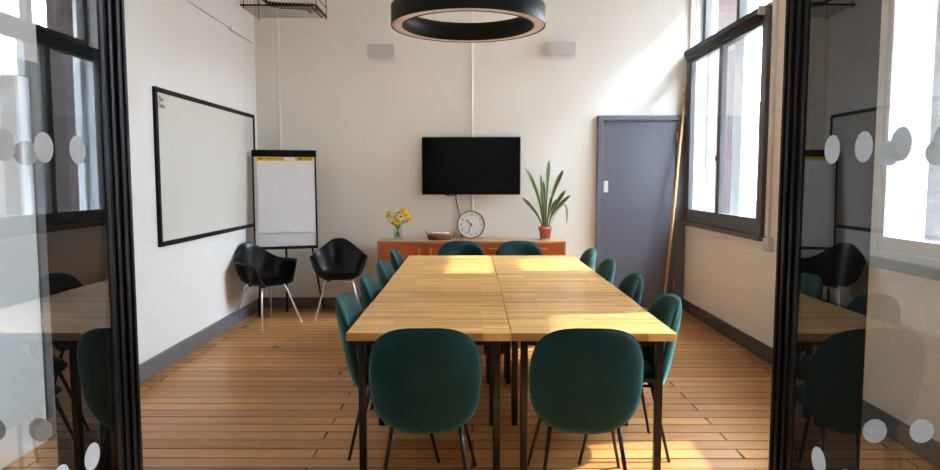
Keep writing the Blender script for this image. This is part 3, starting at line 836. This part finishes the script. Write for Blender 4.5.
# window pole leaning in the corner
wp = thing('window_pole', 'long wooden window pole leaning in the corner in front of the grey door', 'pole', (2.115, 7.42, 0))
top = Vector((.255, .24, 2.43))
MB().tube([(0, 0, .012), top * .5 + Vector((0, 0, .006)), top], [.015, .015, .013], 12).build('shaft', M['wood_pole'], wp)
MB().tube([top * .985, top, top + Vector((.005, .0, .03))], .016, 12).build('ferrule', M['brass'], wp)
MB().tube([top + Vector((.005, 0, .03)), top + Vector((.005, 0, .075)), top + Vector((-.012, -.0, .088)), top + Vector((-.025, 0, .07))], .005, 8).build('hook', M['brass'], wp)

# wire basket cable tray up by the ceiling
ct = thing('cable_tray', 'wire basket cable tray hanging in the far left corner near the ceiling', 'cable tray', (-1.99, 7.36, 3.25))
tx, ty = .385, .255
w = MB()
n = 22
for i in range(n + 1):
    x = -tx + 2 * tx * i / n
    w.tube([(x, ty, .10), (x, ty, 0), (x, -ty, 0), (x, -ty, .10)], .003, 6)
for i in range(9):
    y = -ty + 2 * ty * i / 8
    w.tube([(-tx, y, -.003), (tx, y, -.003)], .003, 6)
w.build('wire_mesh', M['grey_metal'], ct)
rl = MB()
rl.box(-tx, tx, -ty - .008, -ty + .006, -.005, .012); rl.box(tx - .006, tx + .01, -ty, ty, -.012, .014)
rl.box(tx - .05, tx - .04, -ty, ty, -.01, .006); rl.box(-tx, tx, -ty - .004, -ty + .004, .095, .105); rl.box(tx - .004, tx + .004, -ty, ty, .095, .105)
rl.build('rail', M['black_satin'], ct, .002)
for (x, y) in ((-tx + .03, -ty), (tx, -ty + .02), (tx, ty), (-tx + .03, ty)):
    MB().tube([(x, y, -.03), (x, y, ZC - 3.25)], .005, 8).build('hanger_rod', M['black_satin'], ct)
for i, (oy, oz, lab) in enumerate(((-.16, .03, 'black cable lying in the wire tray, nearest the viewer'), (-.10, .036, 'black cable lying in the middle of the wire tray'), (-.04, .03, 'black cable lying in the wire tray, nearest the far wall'))):
    pts = [(-tx + .12 + .02 * i, oy + .02, .6), (-tx + .14, oy, .2), (-tx + .22, oy - .02, oz + .02), (0, oy - .03, oz), (tx - .16 - .05 * i, oy, oz), (tx - .05 - .05 * i, oy + .03, oz), (tx - .04 - .05 * i, oy + .12, oz - .005), (tx - .04 - .05 * i, oy + .27 - .03 * i, oz - .008)]
    sm = []
    for a, b_, c in zip(pts[:-2], pts[1:-1], pts[2:]):
        a, b_, c = map(Vector, (a, b_, c)); sm += bez((a + b_) / 2, b_, (b_ + c) / 2, 6)
    cb = MB().tube([Vector(q) + Vector((-1.99, 7.36, 3.25)) for q in sm], .017, 10).build('power_cable', M['black_satin'])
    tag(cb, lab, 'cable', 'black cables in the wire tray')
tag(MB().tube([(-1.72, 7.16, 3.275), (-1.655, 7.165, 3.28), (-1.64, 7.2, 3.275)], .018, 10).build('cable_connector', M['yellow']), 'yellow connector among the cables in the wire tray', 'connector')

# ------------------------------------------------------------------ street outside the windows
st_ = MB().box(XO, 40, -30, 70, -3.3, -3.2).build('street_ground', M['street']); struct(st_, 'grey street outside', 'street')
def opposite(x, y0, y1, ztop, lab):
    t = thing('brick_building', lab, 'building', (x, y0, -3.2), 0, 'brick buildings across the street')
    L = y1 - y0; H = ztop + 3.2
    MB().box(.05, 6, 0, L, 0, H).build('facade', M['red_brick'], t)
    MB().box(-.1, 6.1, -.1, L + .1, H, H + .18).build('parapet', M['white_paint'], t, .01)
    wn = MB(); gl = MB(); sl = MB()
    y = .7
    cells = []
    while y + 1.3 < L:
        for z in (1.0, 4.1):
            cells.append((y, z))
        y += 2.3
    for (y, z) in cells:
        fr = MB()
        fr.box(-.02, .06, y - .22, y + .02, z - .1, z + 2.0); fr.box(-.02, .06, y + 1.28, y + 1.52, z - .1, z + 2.0)
        fr.box(-.02, .06, y + .02, y + 1.28, z + 1.85, z + 2.12); fr.box(-.06, .06, y - .1, y + 1.4, z - .16, z - .02)
        fr.box(0, .05, y + .61, y + .69, z, z + 1.85); fr.box(0, .05, y + .02, y + 1.28, z + .9, z + .96)
        fo = fr.build('window', M['white_paint'], t)
        MB().box(.03, .045, y, y + 1.3, z - .02, z + 1.85).build('pane', M['screen'], fo)
    return t
opposite(9.6, 4.0, 16.5, 4.6, 'red brick building with white windows across the street, nearer one')
opposite(9.6, -16.0, 3.4, 9.0, 'unseen tall red brick building added across the street to block sky light')  # added out of view, keeps sky light off the far wall
opposite(9.9, 17.5, 34.0, 4.1, 'red brick building with white windows across the street, farther one')

# ------------------------------------------------------------------ daylight
world = bpy.data.worlds.new('daylight'); SC.world = world; world.use_nodes = True
bg = world.node_tree.nodes.get('Background') or world.node_tree.nodes.new('ShaderNodeBackground')
bg.inputs['Color'].default_value = (.79, .895, 1.0, 1)
bg.inputs['Strength'].default_value = 17.0
sun = bpy.data.lights.new('sun', 'SUN'); sun.energy = 3.7; sun.angle = math.radians(1.2); sun.color = (1.0, .92, .82)
so = bpy.data.objects.new('sun', sun); COL.objects.link(so)
so.rotation_euler = Vector((-1, -.15, -.987)).to_track_quat('-Z', 'Y').to_euler(); so.location = (12, 6, 12)
for (y0, y1) in (W1, W2):
    pl = bpy.data.lights.new('window_portal', 'AREA'); pl.shape = 'RECTANGLE'; pl.size = y1 - y0; pl.size_y = 3.9 - ZS
    pl.cycles.is_portal = True
    po = bpy.data.objects.new('window_portal', pl); COL.objects.link(po)
    po.location = (XO + .02, (y0 + y1) / 2, (ZS + 3.9) / 2)
    po.rotation_euler = Matrix(((0, 0, 1), (1, 0, 0), (0, 1, 0))).to_euler()

# ------------------------------------------------------------------ camera
cam = bpy.data.cameras.new('camera'); cam.sensor_width = 36; cam.lens = 678.3 / 940 * 36; cam.clip_start = .02
co = bpy.data.objects.new('camera', cam); COL.objects.link(co)
co.location = (0, 0, 1.4826); co.rotation_euler = (PI / 2 - .0826, 0, .0035)
SC.camera = co
SC.view_settings.view_transform = 'Standard'; SC.view_settings.look = 'None'
SC.view_settings.gamma = 1.0; SC.view_settings.use_curve_mapping = False
SC.view_settings.exposure = 1.7
try:
    SC.cycles.use_denoising = True
    SC.cycles.max_bounces = 14; SC.cycles.diffuse_bounces = 7; SC.cycles.transparent_max_bounces = 24; SC.cycles.glossy_bounces = 5
    SC.cycles.sample_clamp_indirect = 8.0
except Exception: pass
